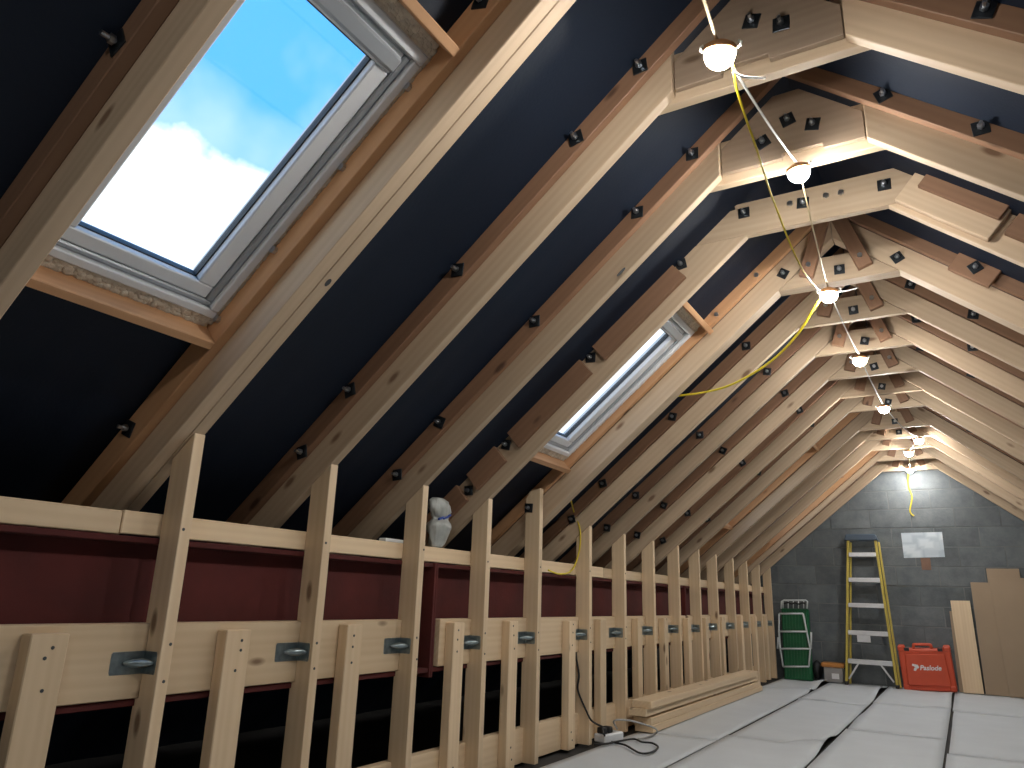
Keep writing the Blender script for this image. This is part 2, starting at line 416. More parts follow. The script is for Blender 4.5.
felt_slope(1, 'ceiling', 'dark navy roofing felt on the left slope with the skylights')
felt_slope(-1, 'ceiling', 'dark navy roofing felt on the right slope without skylights')

# ------------------------------------------------------------------ block gable and the end behind the camera
def gable_poly(off):
    rise = math.tan(TH); zr_ = ZT+ROOF/math.cos(TH)+off            # roof line above the knee
    ze = 0.02
    xe = XS-(zr_-ze)/rise
    return [(xe, -0.05), (2*XC-xe, -0.05), (2*XC-xe, ze), (XC, zr_+rise*(XC-XS)), (xe, ze)]
wb = obj('wall_back', prism_bm(gable_poly(0.03), YG+0.004, YG+0.14, 0), 'mortar')
tag(wb, 'dark grey concrete block gable wall at the far end', None, None, 'structure')
bw, bh, jt = 0.45, 0.225, 0.011
bme = mesh_from(prism_bm(rect(0, bw-jt, 0, bh-jt), 0, 0.05, 0.002), 'block', 'block_dark')
bhalf = mesh_from(prism_bm(rect(0, bw/2-jt, 0, bh-jt), 0, 0.05, 0.004), 'block_half', 'block_dark')
for r in range(15):
    z = r*bh+0.005
    for k in range(-8, 7):
        x = k*bw+(bw/2 if r % 2 else 0)+0.02
        M = Matrix.Translation((x, YG+random.uniform(-0.0015, 0.002), z))
        if x < -3.6 or x > 2.9: continue
        roof = lambda q: ZT+(ROOF+0.015)/math.cos(TH)+math.tan(TH)*((XC-XS)-abs(q-XC))
        if min(roof(x), roof(x+bw)) > z+bh:
            link(bpy.data.objects.new('block', bme), M, wb)
        elif max(roof(x), roof(x+bw), roof(min(max(XC, x), x+bw))) > z+0.03:
            cut = bmesh.new(); cut.from_mesh(bme)
            for sd in (1, -1):
                bmesh.ops.bisect_plane(cut, geom=cut.verts[:]+cut.edges[:]+cut.faces[:], plane_co=(XC-x, 0, roof(XC)-z), plane_no=(-sd*math.sin(TH), 0, math.cos(TH)), clear_outer=True)
                bmesh.ops.holes_fill(cut, edges=[e for e in cut.edges if e.is_boundary])
            if len(cut.faces) > 3: link(bpy.data.objects.new('block', mesh_from(cut, 'block_cut', 'block_dark')), M, wb)
            else: cut.free()
tag(obj('wall_front', prism_bm(gable_poly(0.03), YB-0.12, YB, 0), 'mortar'), 'dark block wall behind the viewer', None, None, 'structure')

# ------------------------------------------------------------------ washers and bolts
wbm = prism_bm(rect(-0.026, 0.026, -0.026, 0.026), 0, 0.005, 0.001)
WASHER = mesh_from(wbm, 'washer', 'washer_steel')
_b = tube_bm([(0, 0, 0), (0, -0.034, 0)], 0.0065, 8); tube_bm([(0, -0.004, 0), (0, -0.016, 0)], 0.012, 6, False, _b)
BOLT = mesh_from(_b, 'bolt', 'bolt_steel')
_b = tube_bm([(0, 0, 0), (0, -0.012, 0)], 0.013, 6)
NUT = mesh_from(_b, 'nut', 'bolt_steel')
def washer(x, y, z, ang, parent, bolt=True):
    M = Matrix.Translation((x, y-0.005, z)) @ Matrix.Rotation(ang, 4, 'Y')
    w = link(bpy.data.objects.new('washer', WASHER), M, parent)
    if bolt: link(bpy.data.objects.new('bolt', BOLT), Matrix.Translation((x, y-0.005, z)) @ Matrix.Rotation(ang, 4, 'Y'), w)
    return w
def nut(x, y, z, parent):
    return link(bpy.data.objects.new('nut', NUT), Matrix.Translation((x, y, z)), parent)

# ------------------------------------------------------------------ roof trusses
ORD = ['', 'first', 'second', 'third', 'fourth', 'fifth', 'sixth', 'seventh', 'eighth', 'ninth', 'tenth', 'eleventh', 'twelfth', 'thirteenth', 'fourteenth', 'fifteenth', 'sixteenth']
LAB = {0: 'nearest roof truss, grey in shade left of the large skylight',
       1: 'roof truss with doubled pale rafter forming the right side of the large skylight',
       2: 'roof truss right behind the nearest lamp, first past the large skylight truss',
       3: 'roof truss with a dark slot mark, behind the second nearest lamp',
       4: 'roof truss with horizontal-cut rafters and wide bolted collar, left of second skylight',
       5: 'roof truss with orange-lit rafter forming right side of the second skylight',
       6: 'roof truss next behind the second skylight, with brown stub webs and yellow cable',
       15: 'last roof truss standing against the block gable wall'}
for i in range(7, 15): LAB[i] = '%s roof truss counted from the large nearest skylight' % ORD[i]
BS = [-0.07, 0.25, 0.885, 1.52]
for i in range(0, 16):
    yf = RY[i]; yn = near_face(i); t = yf-yn
    dz = DZf[i]; K = (XS, ZT+0.5*dz); zc = ZC+dz
    th = math.atan2(zc-K[1], XL-XS)
    T = empty('roof_truss', (XC, yf-t/2, 0))
    tag(T, LAB[i], 'roof truss', 'roof trusses along the loft')
    kind = 'A' if i <= 3 else ('B' if i == 4 else 'C')
    apex_s = (XC-XS)/math.cos(th)
    sc = (XL-XS)/math.cos(th)
    dep = 0.16 if i == 0 else {'A': 0.178, 'B': 0.178, 'C': 0.105}[kind]
    for side in (1, -1):
        eu, ev = slope_axes(side, th)
        O = slope_pt(0, 0, yn if side > 0 else yf, side, th, K)
        M = frame(O, eu, ev)
        # local y points to +Y on the left side, to -Y on the right: both run inside [yn, yf]
        w0, w1 = (0, t)
        lo = -0.85 if side > 0 else -0.5
        if kind == 'C': dep = {5: 0.115, 14: 0.055 if side > 0 else 0.105}.get(i, 0.105)
        tt = math.tan(th)
        if kind == 'A':
            e = sc+0.035; poly = [(lo, 0), (e, 0), (e+dep*math.tan(th), dep), (lo, dep)]
        elif kind == 'B':
            e = sc; poly = [(lo, 0), (e, 0), (e-dep/tt, dep), (lo, dep)]
        else:
            e = apex_s; poly = [(lo, 0), (e-0.002, 0), (e+dep*tt-0.002, dep), (lo, dep)]
        if i == 1 and True:
            obj('rafter', prism_bm(poly, w0, w0+t/2-0.0006), 'pine', T, M)
            obj('rafter', prism_bm(poly, w0+t/2+0.0006, w1), 'pine', T, M)
        else:
            obj('rafter', prism_bm(poly, w0, w1), 'pine', T, M)
        # old truss rafter bolted to the near side
        pr = yn-old_near(i); hb = {1: 0.09, 5: 0.116, 14: 0.056 if side > 0 else 0.108}.get(i, 0.108)
        a_end = (XC-XS)/math.cos(th)
        if i != 4:
            q = [(lo, hb), (a_end+hb*tt-0.003, hb), (a_end+(ROOF-0.006)*tt-0.003, ROOF-0.006), (lo, ROOF-0.006)]
            off = (-pr, 0) if side > 0 else (t, t+pr)
            if kind == 'C' and i not in (5, 11, 14):  off = (-pr, OLD_T-pr) if side > 0 else (t-OLD_T+pr, t+pr)
            if kind == 'C' and i not in (5, 11, 14): q = [(u, v+0.001 if v < 0.15 else v) for u, v in q]
            obj('old_rafter', prism_bm(q, *off), 'pine_trim_skylit' if (i in (1, 5, 11, 14) and side > 0) else 'pine_old', T, M)  # old rafters beside skylights: brighter orange, daylight painted into the wood colour
        else:
            segs = [(0.30, 0.84), (0.93, 1.49), (-0.02, 0.20), (-0.6, -0.1)] if side > 0 else [(0.75, 1.37)]
            if side < 0:
                obj('packer_board', prism_bm(rect(1.40, 1.80, 0.02, ROOF-0.006), t, t+0.032), 'pine', T, M)
                obj('packer_board', prism_bm(rect(1.41, 1.75, 0.10, ROOF-0.006), t+0.033, t+0.055), 'pine_old', T, M)
            for (a, b) in segs:
                off = (-0.03, 0) if side > 0 else (t, t+0.03)
                obj('packer_board', prism_bm(rect(a, b, 0.07, ROOF-0.006), *off), 'pine_old', T, M)
        # bolts
        if i == 1: bs = [-0.16, 1.56]
        elif i == 5: bs = []
        elif i in (11, 14) and side > 0: bs = [-0.07]
        elif side < 0: bs = [0.9, 1.52, 1.88]
        else: bs = BS+([1.84] if i <= 3 else [])
        if i == 4 and side < 0: bs = []
        for s in bs:
            if kind == 'C' and i > 9 and s in (-0.07, 1.88): continue
            h = 0.147 if kind != 'C' else 0.14
            yy = old_near(i)
            if i == 4: yy = yn; h = 0.145
            if s == -0.07: h -= 0.03
            P = slope_pt(s, h, yy, side, th, K); washer(P.x, P.y, P.z, random.uniform(-0.5, 0.5), T)
        if i == 1 and side > 0:
            for s in (0.33, 0.62, 0.95, 1.25):
                P = slope_pt(s, 0.15, old_near(1), 1, th, K); nut(P.x, P.y, P.z, T)
        if i == 5:
            if side > 0:
                for s in (1.5, 1.8):
                    P = slope_pt(s, 0.14, old_near(5), 1, th, K); nut(P.x, P.y, P.z, T)
                P = slope_pt(1.90, 0.05, yn, 1, th, K); washer(P.x, P.y, P.z, 0.6, T)
            else:
                P = slope_pt(1.86, 0.05, yn, -1, th, K); washer(P.x, P.y, P.z, -0.45, T)
                P = slope_pt(1.52, 0.14, old_near(5)-0.031, -1, th, K)
                M2 = M
                obj('packer_board', prism_bm(rect(1.42, 1.62, 0.085, ROOF-0.006), t+0.036, t+0.065), 'pine_old', T, M2)
                washer(P.x, P.y, P.z, -0.45, T)
    # collars
    def flat(name, poly, y0, y1, mat):
        return obj(name, prism_bm([(x-XC, z-zc) for x, z in poly], y0-zy, y1-zy), mat, T, Mc)
    zy = yf
    Mc = Matrix.Translation((XC, yf, zc))
    hw = (XR-XL)/2; tt = math.tan(th)
    if kind == 'A':
        hh = 0.20; e = hw+0.10
        up = lambda h: hw+0.175/math.sin(th)-h/tt
        flat('collar', [(XC-hw-0.11, zc), (XC+hw+0.11, zc), (XC+up(hh)-0.03, zc+hh), (XC-up(hh)+0.03, zc+hh)], yf+0.001, yf+0.041, 'pine')
        if i >= 2:
            # packing board between the rafter ends, its lower edge notched
            zb = 0.036; xa, xb = XL+0.031, XR-0.031
            xm = xa+(xb-xa)*(0.30 if i == 2 else 0.44); xn = xm+0.15; n_ = 0.022
            flat('packing_board', [(xa, zc+zb), (xm, zc+zb), (xm+0.003, zc+zb+n_), (xn, zc+zb+n_), (xn+0.003, zc+zb), (xb, zc+zb), (xb, zc+0.15), (XC+0.05, zc+0.33), (XC-0.05, zc+0.33), (xa, zc+0.15)], yn+0.016, yf-0.001, 'pine_grey')
            for wx, wz in ((-0.1, 0.13), (0.09, 0.15), (0.0, 0.20)):
                washer(XC+wx, yn+0.016, zc+wz, random.uniform(-0.4, 0.4), T)
    elif kind == 'B':
        hh = 0.172
        o = 0.178/math.sin(th)
        flat('collar', [(XC-hw-o+0.02, zc+0.001), (XC+hw+o-0.02, zc+0.001), (XC+hw+o-0.03-hh/tt, zc+hh), (XC-hw-o+0.03+hh/tt, zc+hh)], yn+0.001, yf, 'pine')
        for px, py in ((744, 213), (884, 185), (803, 203), (729, 207)):
            P = PX(px, py, 1, yn); washer(P.x, yn, P.z, random.uniform(-0.2, 0.2), T)
        for px, py in ((790, 204), (826, 196), (841, 193)):
            P = PX(px, py, 1, yn); nut(P.x, yn, P.z, T)
    else:
        hh = 0.15
        flat('collar', [(XC-hw+0.003, zc+0.001), (XC+hw-0.003, zc+0.001), (XC+hw-0.004-hh/tt, zc+hh), (XC-hw+0.004+hh/tt, zc+hh)], yn+0.002, yf, 'pine')
        # stubs of the old truss webs, meeting under the ridge
        for sd in (-1, 1):
            xb = XC+sd*0.145; xt = XC+sd*0.035
            zb, zt = zc+0.045, zc+0.37
            d = Vector((xt-xb, 0, zt-zb))
            yy = yn-0.018
            o = obj('web_stub', prism_bm(rect(0, d.length, -0.037, 0.037), -0.0175, 0.0175), 'pine_old', T, frame((xb, yy, zb), d, (sd, 0, 0)))
            if i <= 8: nut(xb-sd*0.02, yy-0.018, zb+0.06, T)
        if i <= 12: washer(XC+0.02, yn-0.003, zc+0.06, random.uniform(-0.3, 0.3), T)

# two dark marks on rafter edges
for i, px, py, ln, wd in ((3, 621, 272, 0.05, 0.017), (1, 328, 282.5, 0.03, 0.016)):
    dz = DZf[i]; th = math.atan2(ZC+dz-ZT-0.5*dz, XL-XS); eu, ev = slope_axes(1, th)
    d = fw+cr*((px-512)/FPX)+cu*((384-py)/FPX); k = (Vector((XS, 0, ZT+0.5*dz))-EYE).dot(ev)/d.dot(ev); P = EYE+d*k
    par = [o for o in bpy.data.objects if o.name.startswith('roof_truss') and o['label'] == LAB[i]][0]
    obj('knot', prism_bm([(ln/2*math.cos(q*math.pi/5), wd/2*math.sin(q*math.pi/5)) for q in range(10)], -0.001, 0.001, 0), 'gasket', par, frame(P, eu, (0, 1, 0)))

# ------------------------------------------------------------------ knee wall of pale timber on the left
wl = empty('wall_left', (XS-0.05, 0.0, 0)); tag(wl, 'open stud knee wall of pale timber along the left side', None, None, 'structure')
ZM0, ZM1 = H-0.325, H-0.115          # timber packing in the steel web
XF = XS-0.075                        # its front
ST = 0.04; SDp = 0.096
stud_y = {i: FY[i] for i in range(1, 16)}
def stud(i):
    yf = stud_y[i]; dz = DZf[i]
    zt = ZT+0.5*dz
    tt = math.tan(TH)
    n = 0.022
    if i == 5: top = [(0.0, H+0.615), (-SDp*0.75, H+0.60), (-SDp, H+0.555)]
    else: top = [(0.0, zt-0.003), (-SDp, zt-SDp*tt-0.003)]
    poly = [(0, 0.004)]+top+[(-SDp, ZM1), (-SDp+n, ZM1), (-SDp+n, ZM0), (-SDp, ZM0), (-SDp, 0.004)]
    # local x up, local z towards +X
    bm = prism_bm([(z, x) for x, z in poly], 0, ST, 0.002)
    M = frame((XS, yf, 0), (0, 0, 1), (1, 0, 0))
    if M.col[1][1] > 0: M = frame((XS, yf-ST, 0), (0, 0, 1), (1, 0, 0))
    return obj('stud', bm, 'whitewood', wl, M)
for i in range(1, 16): stud(i)
w5 = PX(529, 508, 1, FY[5]-ST); washer(w5.x, FY[5]-ST, w5.z, 0.05, wl)
# rails
ends = [YB, 1.32, 4.9, 8.2, YG-0.005]
for a, b, dzr in zip(ends, ends[1:], (0.0, 0.003, 0.0, 0.002)):
    box('top_rail', (XS-SDp-0.048, a+0.002, H+0.142+dzr), (XS-SDp-0.002, b-0.002, H+0.212+dzr), 'whitewood', wl)
PL = [2.905, 6.665]
for a, b in ((YB, PL[0]-0.20), (PL[0]+0.045, PL[1]-0.03), (PL[1]+0.045, YG-0.005)):
    cuts = [a]+[c for c in (0.4, 5.6, 8.9) if a+0.3 < c < b-0.3]+[b]
    for c0, c1 in zip(cuts, cuts[1:]):
        box('packing_timber', (XF-0.075, c0+0.001, ZM0), (XF, c1-0.001, ZM1), 'whitewood', wl)
for a, b in zip([YB, 1.8, 4.2, 6.5, 8.4], [1.8, 4.2, 6.5, 8.4, YG-0.005]):
    box('bottom_plank', (XF-0.045, a+0.001, 0.004), (XF, b-0.001, 0.178), 'whitewood', wl)
# short uprights nailed to the packing timber and the bottom plank
for k, yr in enumerate((0.57, 1.188, 1.80, 2.359, 3.085, 3.60, 4.31, 4.775, 5.44, 6.02, 6.63, 7.16, 7.71, 8.46, 9.10, 9.66)):
    w = 0.1 if k in (1, 2) else 0.09
    box('upright', (XF+0.001, yr-w, 0.004), (XF+0.050, yr, ZM1-0.012-0.01*random.random()), 'whitewood', wl)
NAIL = mesh_from(lathe_bm([(0.0, 0.0), (0.005, 0.0), (0.005, 0.0012), (0.0, 0.0016)], 8), 'nail_head', 'gasket')
def nails(x, ys, zs):
    for y in ys:
        for z in zs:
            link(bpy.data.objects.new('nail_head', NAIL), Matrix.Translation((x, y+random.uniform(-0.012, 0.012), z+random.uniform(-0.012, 0.012))) @ Matrix.Rotation(math.pi/2, 4, 'Y'), wl)
for yr in (1.188, 1.80, 2.359, 3.085, 3.60, 4.31):
    nails(XF+0.050, (yr-0.045,), (ZM1-0.045, ZM1-0.085, ZM1-0.15, 0.11, 0.06))
for i in range(1, 8): nails(XS, (stud_y[i]-ST/2,), (H+0.177, H-0.18, H-0.27))
# angle brackets: one leg on the packing timber, one on the stud's near side
def bracket_mesh():
    bm = bmesh.new(); h = 0.032
    def pl(pts, t):
        d = [Vector(p) for p in pts]; nrm = (d[1]-d[0]).cross(d[2]-d[0]).normalized()*t
        f0 = [bm.verts.new(p) for p in d]; f1 = [bm.verts.new(p+nrm) for p in d]
        bm.faces.new(f0); bm.faces.new(f1[::-1])
        for q in range(len(d)): bm.faces.new((f0[q], f1[q], f1[(q+1) % len(d)], f0[(q+1) % len(d)]))
    pl([(0.0, 0, -h), (0.0, -0.10, -h), (0.0, -0.104, -h+0.006), (0.0, -0.104, h-0.006), (0.0, -0.10, h), (0.0, 0, h)], 0.003)
    pl([(0, 0, -h), (0, 0, h), (0.056, 0, h), (0.06, 0, h-0.006), (0.06, 0, -h+0.006), (0.056, 0, -h)], 0.003)
    return mesh_from(bm, 'angle_bracket', 'galvanised')
BR = bracket_mesh()
_b = tube_bm([(0.005, -0.068, 0.0), (0.012, -0.045, 0.0), (0.022, -0.022, 0.0), (0.035, -0.010, 0.0), (0.05, -0.004, 0.0)], [0.004, 0.011, 0.014, 0.011, 0.004], 10)
RIB = mesh_from(_b, 'rib', 'galvanised', True)
for i in range(1, 16):
    M = Matrix.Translation((XF+0.001, stud_y[i]-ST-0.001, H-0.222+random.uniform(-0.004, 0.004)))
    b = link(bpy.data.objects.new('angle_bracket', BR), M, wl)
    link(bpy.data.objects.new('rib', RIB), M, b)

# ------------------------------------------------------------------ red steel beams behind the knee wall
XW = XS-0.165
def steel(a, b, label, pl0, pl1):
    T = empty('steel_beam', (XW, (a+b)/2, H-0.36)); tag(T, label, 'steel beam', 'red steel beams along the eaves')
    box('web', (XW-0.006, a, H-0.335), (XW+0.006, b, H+0.12), 'red_oxide', T, 0)
    box('top_flange', (XW-0.075, a, H+0.121), (XW+0.072, b, H+0.139), 'red_oxide', T, 0.002)
    box('bottom_flange', (XW-0.075, a, H-0.348), (XW+0.078, b, H-0.328), 'red_oxide', T, 0.002)
    for y in (pl0, pl1):
        if y is not None: box('end_plate', (XW-0.08, y, H-0.37), (XW+0.085, y+0.014, H+0.1405), 'red_oxide', T, 0.002)
steel(YB, PL[0]-0.001, 'dark red steel beam nearest the viewer behind the first studs', None, PL[0]-0.015)
steel(PL[0]+0.001, PL[1]-0.001, 'dark red steel beam between the two upright joint plates', PL[0]+0.001, PL[1]-0.015)
steel(PL[1]+0.001, YG-0.004, 'dark red steel beam farthest off, ending at the block gable', PL[1]+0.001, None)

# ------------------------------------------------------------------ skylights
def ring_bm(s0, s1, a, b, ws, wt, wy, h0, h1, bev=0.004):
    """four bars: bottom ws, top wt, sides wy; local x = slope, local y = +Y"""
    bm = bmesh.new()
    for (u0, u1, y0, y1) in ((s0, s0+ws, a, b), (s1-wt, s1, a, b), (s0+ws, s1-wt, a, a+wy), (s0+ws, s1-wt, b-wy, b)):
        q = prism_bm(rect(u0, u1, h0, h1), y0, y1, bev)
        me = bpy.data.meshes.new('tmp'); q.to_mesh(me); q.free(); bm.from_mesh(me); bpy.data.meshes.remove(me)
    return bm
_b = bmesh.new(); bmesh.ops.create_icosphere(_b, subdivisions=2, radius=1.0); _b.verts.ensure_lookup_table(); _b.verts.index_update()
ICO_V = [v.co.copy() for v in _b.verts]; ICO_F = [[v.index for v in f.verts] for f in _b.faces]; _b.free()
WLAB = {1: 'large open-sky roof window nearest the viewer', 2: 'second roof window, seen at a slant', 3: 'third roof window, a thin bright sliver', 4: 'farthest roof window near the gable'}
for n in SKY:
    a, b = opening(n); eu, ev = slope_axes(1); M = frame(slope_pt(0, 0, 0), eu, ev)
    W = empty('window_%d' % n, slope_pt(S0, 0.2, (a+b)/2)); tag(W, WLAB[n], None, None, 'structure')
    def bar(name, s0, s1, y0, y1, h0, h1, mat, bev=0.003, across=False):
        if across:      # grain runs along Y
            Mx = frame(slope_pt(s0, 0, y0), (0, 1, 0), ev)
            sg = 1 if Vector(Mx.col[1][:3]).dot(eu) > 0 else -1
            lo, hi = sorted((0, sg*(s1-s0)))
            return obj(name, prism_bm(rect(0, y1-y0, h0, h1), lo, hi, bev), mat, W, Mx)
        return obj(name, prism_bm(rect(s0, s1, h0, h1), y0, y1, bev), mat, W, M)
    # timber trimmers and side liners
    bar('trimmer', S0-0.03, S0, a+0.002, b-0.001, 0.092, 0.25, 'pine_trim_skylit', across=True)
    bar('trimmer', S1, S1+0.03, a+0.002, b-0.001, 0.092, 0.25, 'pine_trim_skylit', across=True)
    bar('liner', S0+0.001, S1-0.001, b, b+0.02, ROOF+0.004, 0.25, 'pine_trim_skylit')
    bar('liner', S0+0.001, S1-0.001, a-0.02, a, ROOF+0.004, 0.25, 'pine_trim_skylit')
    fa, fb, fs0, fs1 = a-0.012, b-0.010, S0+0.037, S1-0.045
    # foam
    bm = bmesh.new()
    def lumps(p, q, cnt, wdt):
        for k in range(cnt):
            t = (k+random.random()*0.8)/cnt; c = Vector(p).lerp(Vector(q), t)
            r = wdt*random.uniform(0.7, 1.25)
            mat_ = Matrix.Translation(c+Vector((random.uniform(-.2, .2)*wdt, random.uniform(-.2, .2)*wdt, random.uniform(-.3, .1)*wdt))) @ Matrix.Diagonal((r, r, r*0.6, 1))
            vv = [bm.verts.new(mat_ @ p) for p in ICO_V]
            for f in ICO_F: bm.faces.new([vv[q] for q in f])
    hf = 0.176
    for ds in (0.006, 0.018, 0.030):
        lumps((S0+ds, a+0.01, hf), (S0+ds, b-0.01, hf), 70, 0.011)
    for ds in (0.006, 0.018, 0.030, 0.042): lumps((S1-ds, a+0.01, hf), (S1-ds, b-0.01, hf), 70, 0.011)
    lumps((S0+0.02, b-0.004, hf-0.002), (S1-0.02, b-0.004, hf-0.002), 130, 0.010)
    lumps((S0+0.02, a+0.004, hf-0.002), (S1-0.02, a+0.004, hf-0.002), 130, 0.010)
    fo = obj('foam_seal', bm, 'expanding_foam', W, M, True); fo['kind'] = 'stuff'
    # fixed frame, stepped profile, then the sash
    fr = obj('window_frame', ring_bm(S0-0.008, S1+0.008, a-0.004, b+0.008, 0.06, 0.07, 0.06, 0.186, 0.25), 'white_paint', W, M)
    obj('frame_step', ring_bm(fs0, fs1, fa, fb, 0.028, 0.035, 0.030, 0.163, 0.24), 'white_paint', fr, M)
    obj('frame_step', ring_bm(fs0+0.0285, fs1-0.0355, fa+0.0305, fb-0.0305, 0.018, 0.004, 0.022, 0.178, 0.245), 'grey_metal', fr, M)
    sa = obj('sash', ring_bm(fs0+0.047, fs1-0.040, fa+0.053, fb-0.053, 0.044, 0.072, 0.056, 0.185, 0.25), 'white_paint', W, M)
    obj('gasket', ring_bm(fs0+0.0905, fs1-0.1115, fa+0.1085, fb-0.1085, 0.005, 0.005, 0.005, 0.209, 0.232, 0), 'gasket', sa, M)
    # grey control bar along the top of the sash
    P0 = slope_pt(fs1-0.080, 0.176, fa+0.056); P1 = slope_pt(fs1-0.080, 0.176, fb-0.056)
    stick('control_bar', P0, P1, ev, 0.05, 0.024, 'grey_metal', sa, 0.008)
    bar('pane', fs0+0.0905, fs1-0.1115, fa+0.1085, fb-0.1085, 0.216, 0.222, 'window_glass', 0)

# ------------------------------------------------------------------ festoon lamps and their cables
LP = [PX(720, 58, 0, XC), PX(799, 175, 1, 2.61), PX(829, 297, 0, XC), PX(860, 362, 0, XC), PX(884, 410, 1, 6.20), PX(919, 441.5, 1, 8.0), PX(909, 454, 1, 8.6), PX(910, 470.5, 1, 9.82)]
LL = ['bright round lamp nearest the viewer, highest in the picture', 'round lamp hanging at the second lit collar', 'round lamp where the yellow cable turns off to the left',
      'round lamp fourth from the viewer, below the brown web stubs', 'round lamp fifth from the viewer, hanging under a middle collar', 'small far lamp, rightmost of the three by the gable',
      'small far lamp just above the one at the gable wall', 'farthest small lamp, hanging against the top of the block gable']
dome_prof = [(0.0, -0.040)]+[(0.040*math.sin(a), -0.040*math.cos(a)) for a in [math.pi/2*k/8 for k in range(1, 9)]]+[(0.040, 0.004), (0.0, 0.004)]
DOME = mesh_from(lathe_bm(dome_prof, 24), 'dome', 'lamp_glow', True)
RING = mesh_from(lathe_bm([(0.0, 0.005), (0.039, 0.005), (0.0425, 0.006), (0.043, 0.013), (0.040, 0.020), (0.028, 0.028), (0.012, 0.034), (0.0, 0.034)], 24), 'housing', 'lamp_ring', True)
_b = tube_bm([(0.040, 0, 0.012), (0.052, 0, 0.016), (0.053, 0, 0.024), (0.045, 0, 0.028)], 0.004, 6)
EAR = mesh_from(_b, 'cable_clip', 'white_cable', True)
LP += [Vector((-0.25, -0.55, 2.32))]
LL += ['round lamp of the same string behind the viewer, out of the picture']
tilt = [(0.25, 0.2), (0.15, -0.1), (0.1, 0.1), (0, 0.1), (0, 0), (0, 0), (0, 0), (0, 0), (0, 0), (0, 0)]
for k, (P, lab) in enumerate(zip(LP, LL)):
    M = Matrix.Translation(P+Vector((0, 0, 0.012))) @ Matrix.Rotation(tilt[k][0], 4, 'X') @ Matrix.Rotation(tilt[k][1], 4, 'Y')
    o = bpy.data.objects.new('festoon_lamp', None); o.empty_display_size = 0.05; link(o, M)
    tag(o, lab, 'lamp', 'lamps strung along the ridge')
    link(bpy.data.objects.new('dome', DOME), M, o); link(bpy.data.objects.new('housing', RING), M, o); link(bpy.data.objects.new('cable_clip', EAR), M, o); link(bpy.data.objects.new('cable_clip', EAR), M @ Matrix.Rotation(math.pi, 4, 'Z'), o)
UPV = Vector((0, 0, 0.045))
def cable(pts, r, mat, label, name='cable', k=6):
    return tag(tube(name, pts, r, mat, None, 7, k), label, 'cable', None)
def sagged(a, b, s, n=6):
    a = Vector(a); b = Vector(b)
    return [a.lerp(b, t/n)-Vector((0, 0, s*4*(t/n)*(1-t/n))) for t in range(n+1)]
top0 = PX(704, 0, 1, 1.45)
cable([LP[8]+UPV, top0, LP[0]+UPV], 0.0045, 'buff_cable', 'buff cable coming down from above to the nearest lamp')
cable(sagged(LP[0]+UPV, LP[1]+UPV, 0.02), 0.004, 'white_cable', 'pale cable from the nearest lamp to the second lamp')
cable([PX(733, 72, 1, LP[0].y+0.02), PX(745, 77, 1, LP[0].y+0.05), PX(765, 78, 1, LP[0].y+0.12)], 0.003, 'white_cable', 'short white cable end curling right of the nearest lamp')
cable([LP[0]+Vector((0.03, 0.0, 0.03)), PX(737, 90, 1, 1.75), PX(757, 150, 1, 2.05), PX(775, 205, 1, 2.5), PX(800, 265, 1, 3.0), PX(820, 291, 1, 3.42), LP[2]+UPV*0.8], 0.0034, 'yellow_cable', 'yellow cable from the nearest lamp down to the third lamp')
cable(sagged(LP[1]+UPV, LP[2]+UPV, 0.02), 0.0035, 'buff_cable', 'buff cable from the second lamp to the third lamp')
cable([LP[2]+UPV*0.8, PX(815, 307, 1, 3.52), PX(797, 335, 1, 3.60), PX(770, 362, 1, 3.70), PX(735, 383, 1, 3.80), PX(706, 392, 1, 3.90), PX(676, 396, 1, 4.02)], 0.006, 'yellow_cable', 'yellow cable sagging from the third lamp to the left rafters')
cable([LP[2]+UPV, PX(838, 292, 1, 3.55), PX(858, 288, 1, 3.62)], 0.003, 'white_cable', 'short white cable end right of the third lamp')
cable(sagged(LP[2]+UPV, LP[3]+UPV, 0.02), 0.0035, 'white_cable', 'pale cable from the third lamp to the fourth lamp')
cable(sagged(LP[3]+UPV, LP[4]+UPV, 0.02), 0.004, 'white_cable', 'pale cable from the fourth lamp to the fifth lamp')
cable(sagged(LP[4]+UPV, LP[5]+UPV, 0.05), 0.004, 'white_cable', 'pale cable from the fifth lamp to the far lamps')
cable(sagged(LP[5]+UPV, LP[6]+UPV, 0.02), 0.004, 'yellow_cable', 'yellow cable between the far right lamp and its neighbour')
cable(sagged(LP[6]+UPV, LP[7]+UPV, 0.02), 0.005, 'yellow_cable', 'yellow cable dropping between the two farthest lamps')
YW = YG-0.012
cable([LP[7]+UPV, PX(908, 478, 1, YW-0.03), PX(909, 488, 1, YW), PX(912, 497, 1, YW), PX(910, 511, 1, YW), PX(914, 516, 1, YW)], 0.008, 'yellow_cable', 'yellow cable end hanging on the gable below the farthest lamp')
cable([PX(571, 500, 1, 4.15), PX(574, 512, 1, FY[6]-ST-0.012), PX(580, 530, 1, FY[6]-ST-0.012), PX(579, 552, 1, FY[6]-ST-0.012), PX(572, 570, 1, FY[6]-ST-0.10), PX(560, 574, 0, XS-0.02), PX(548, 570, 0, XS-0.06)], 0.005, 'yellow_cable', 'yellow cable hanging beside the sixth stud under the rafters')

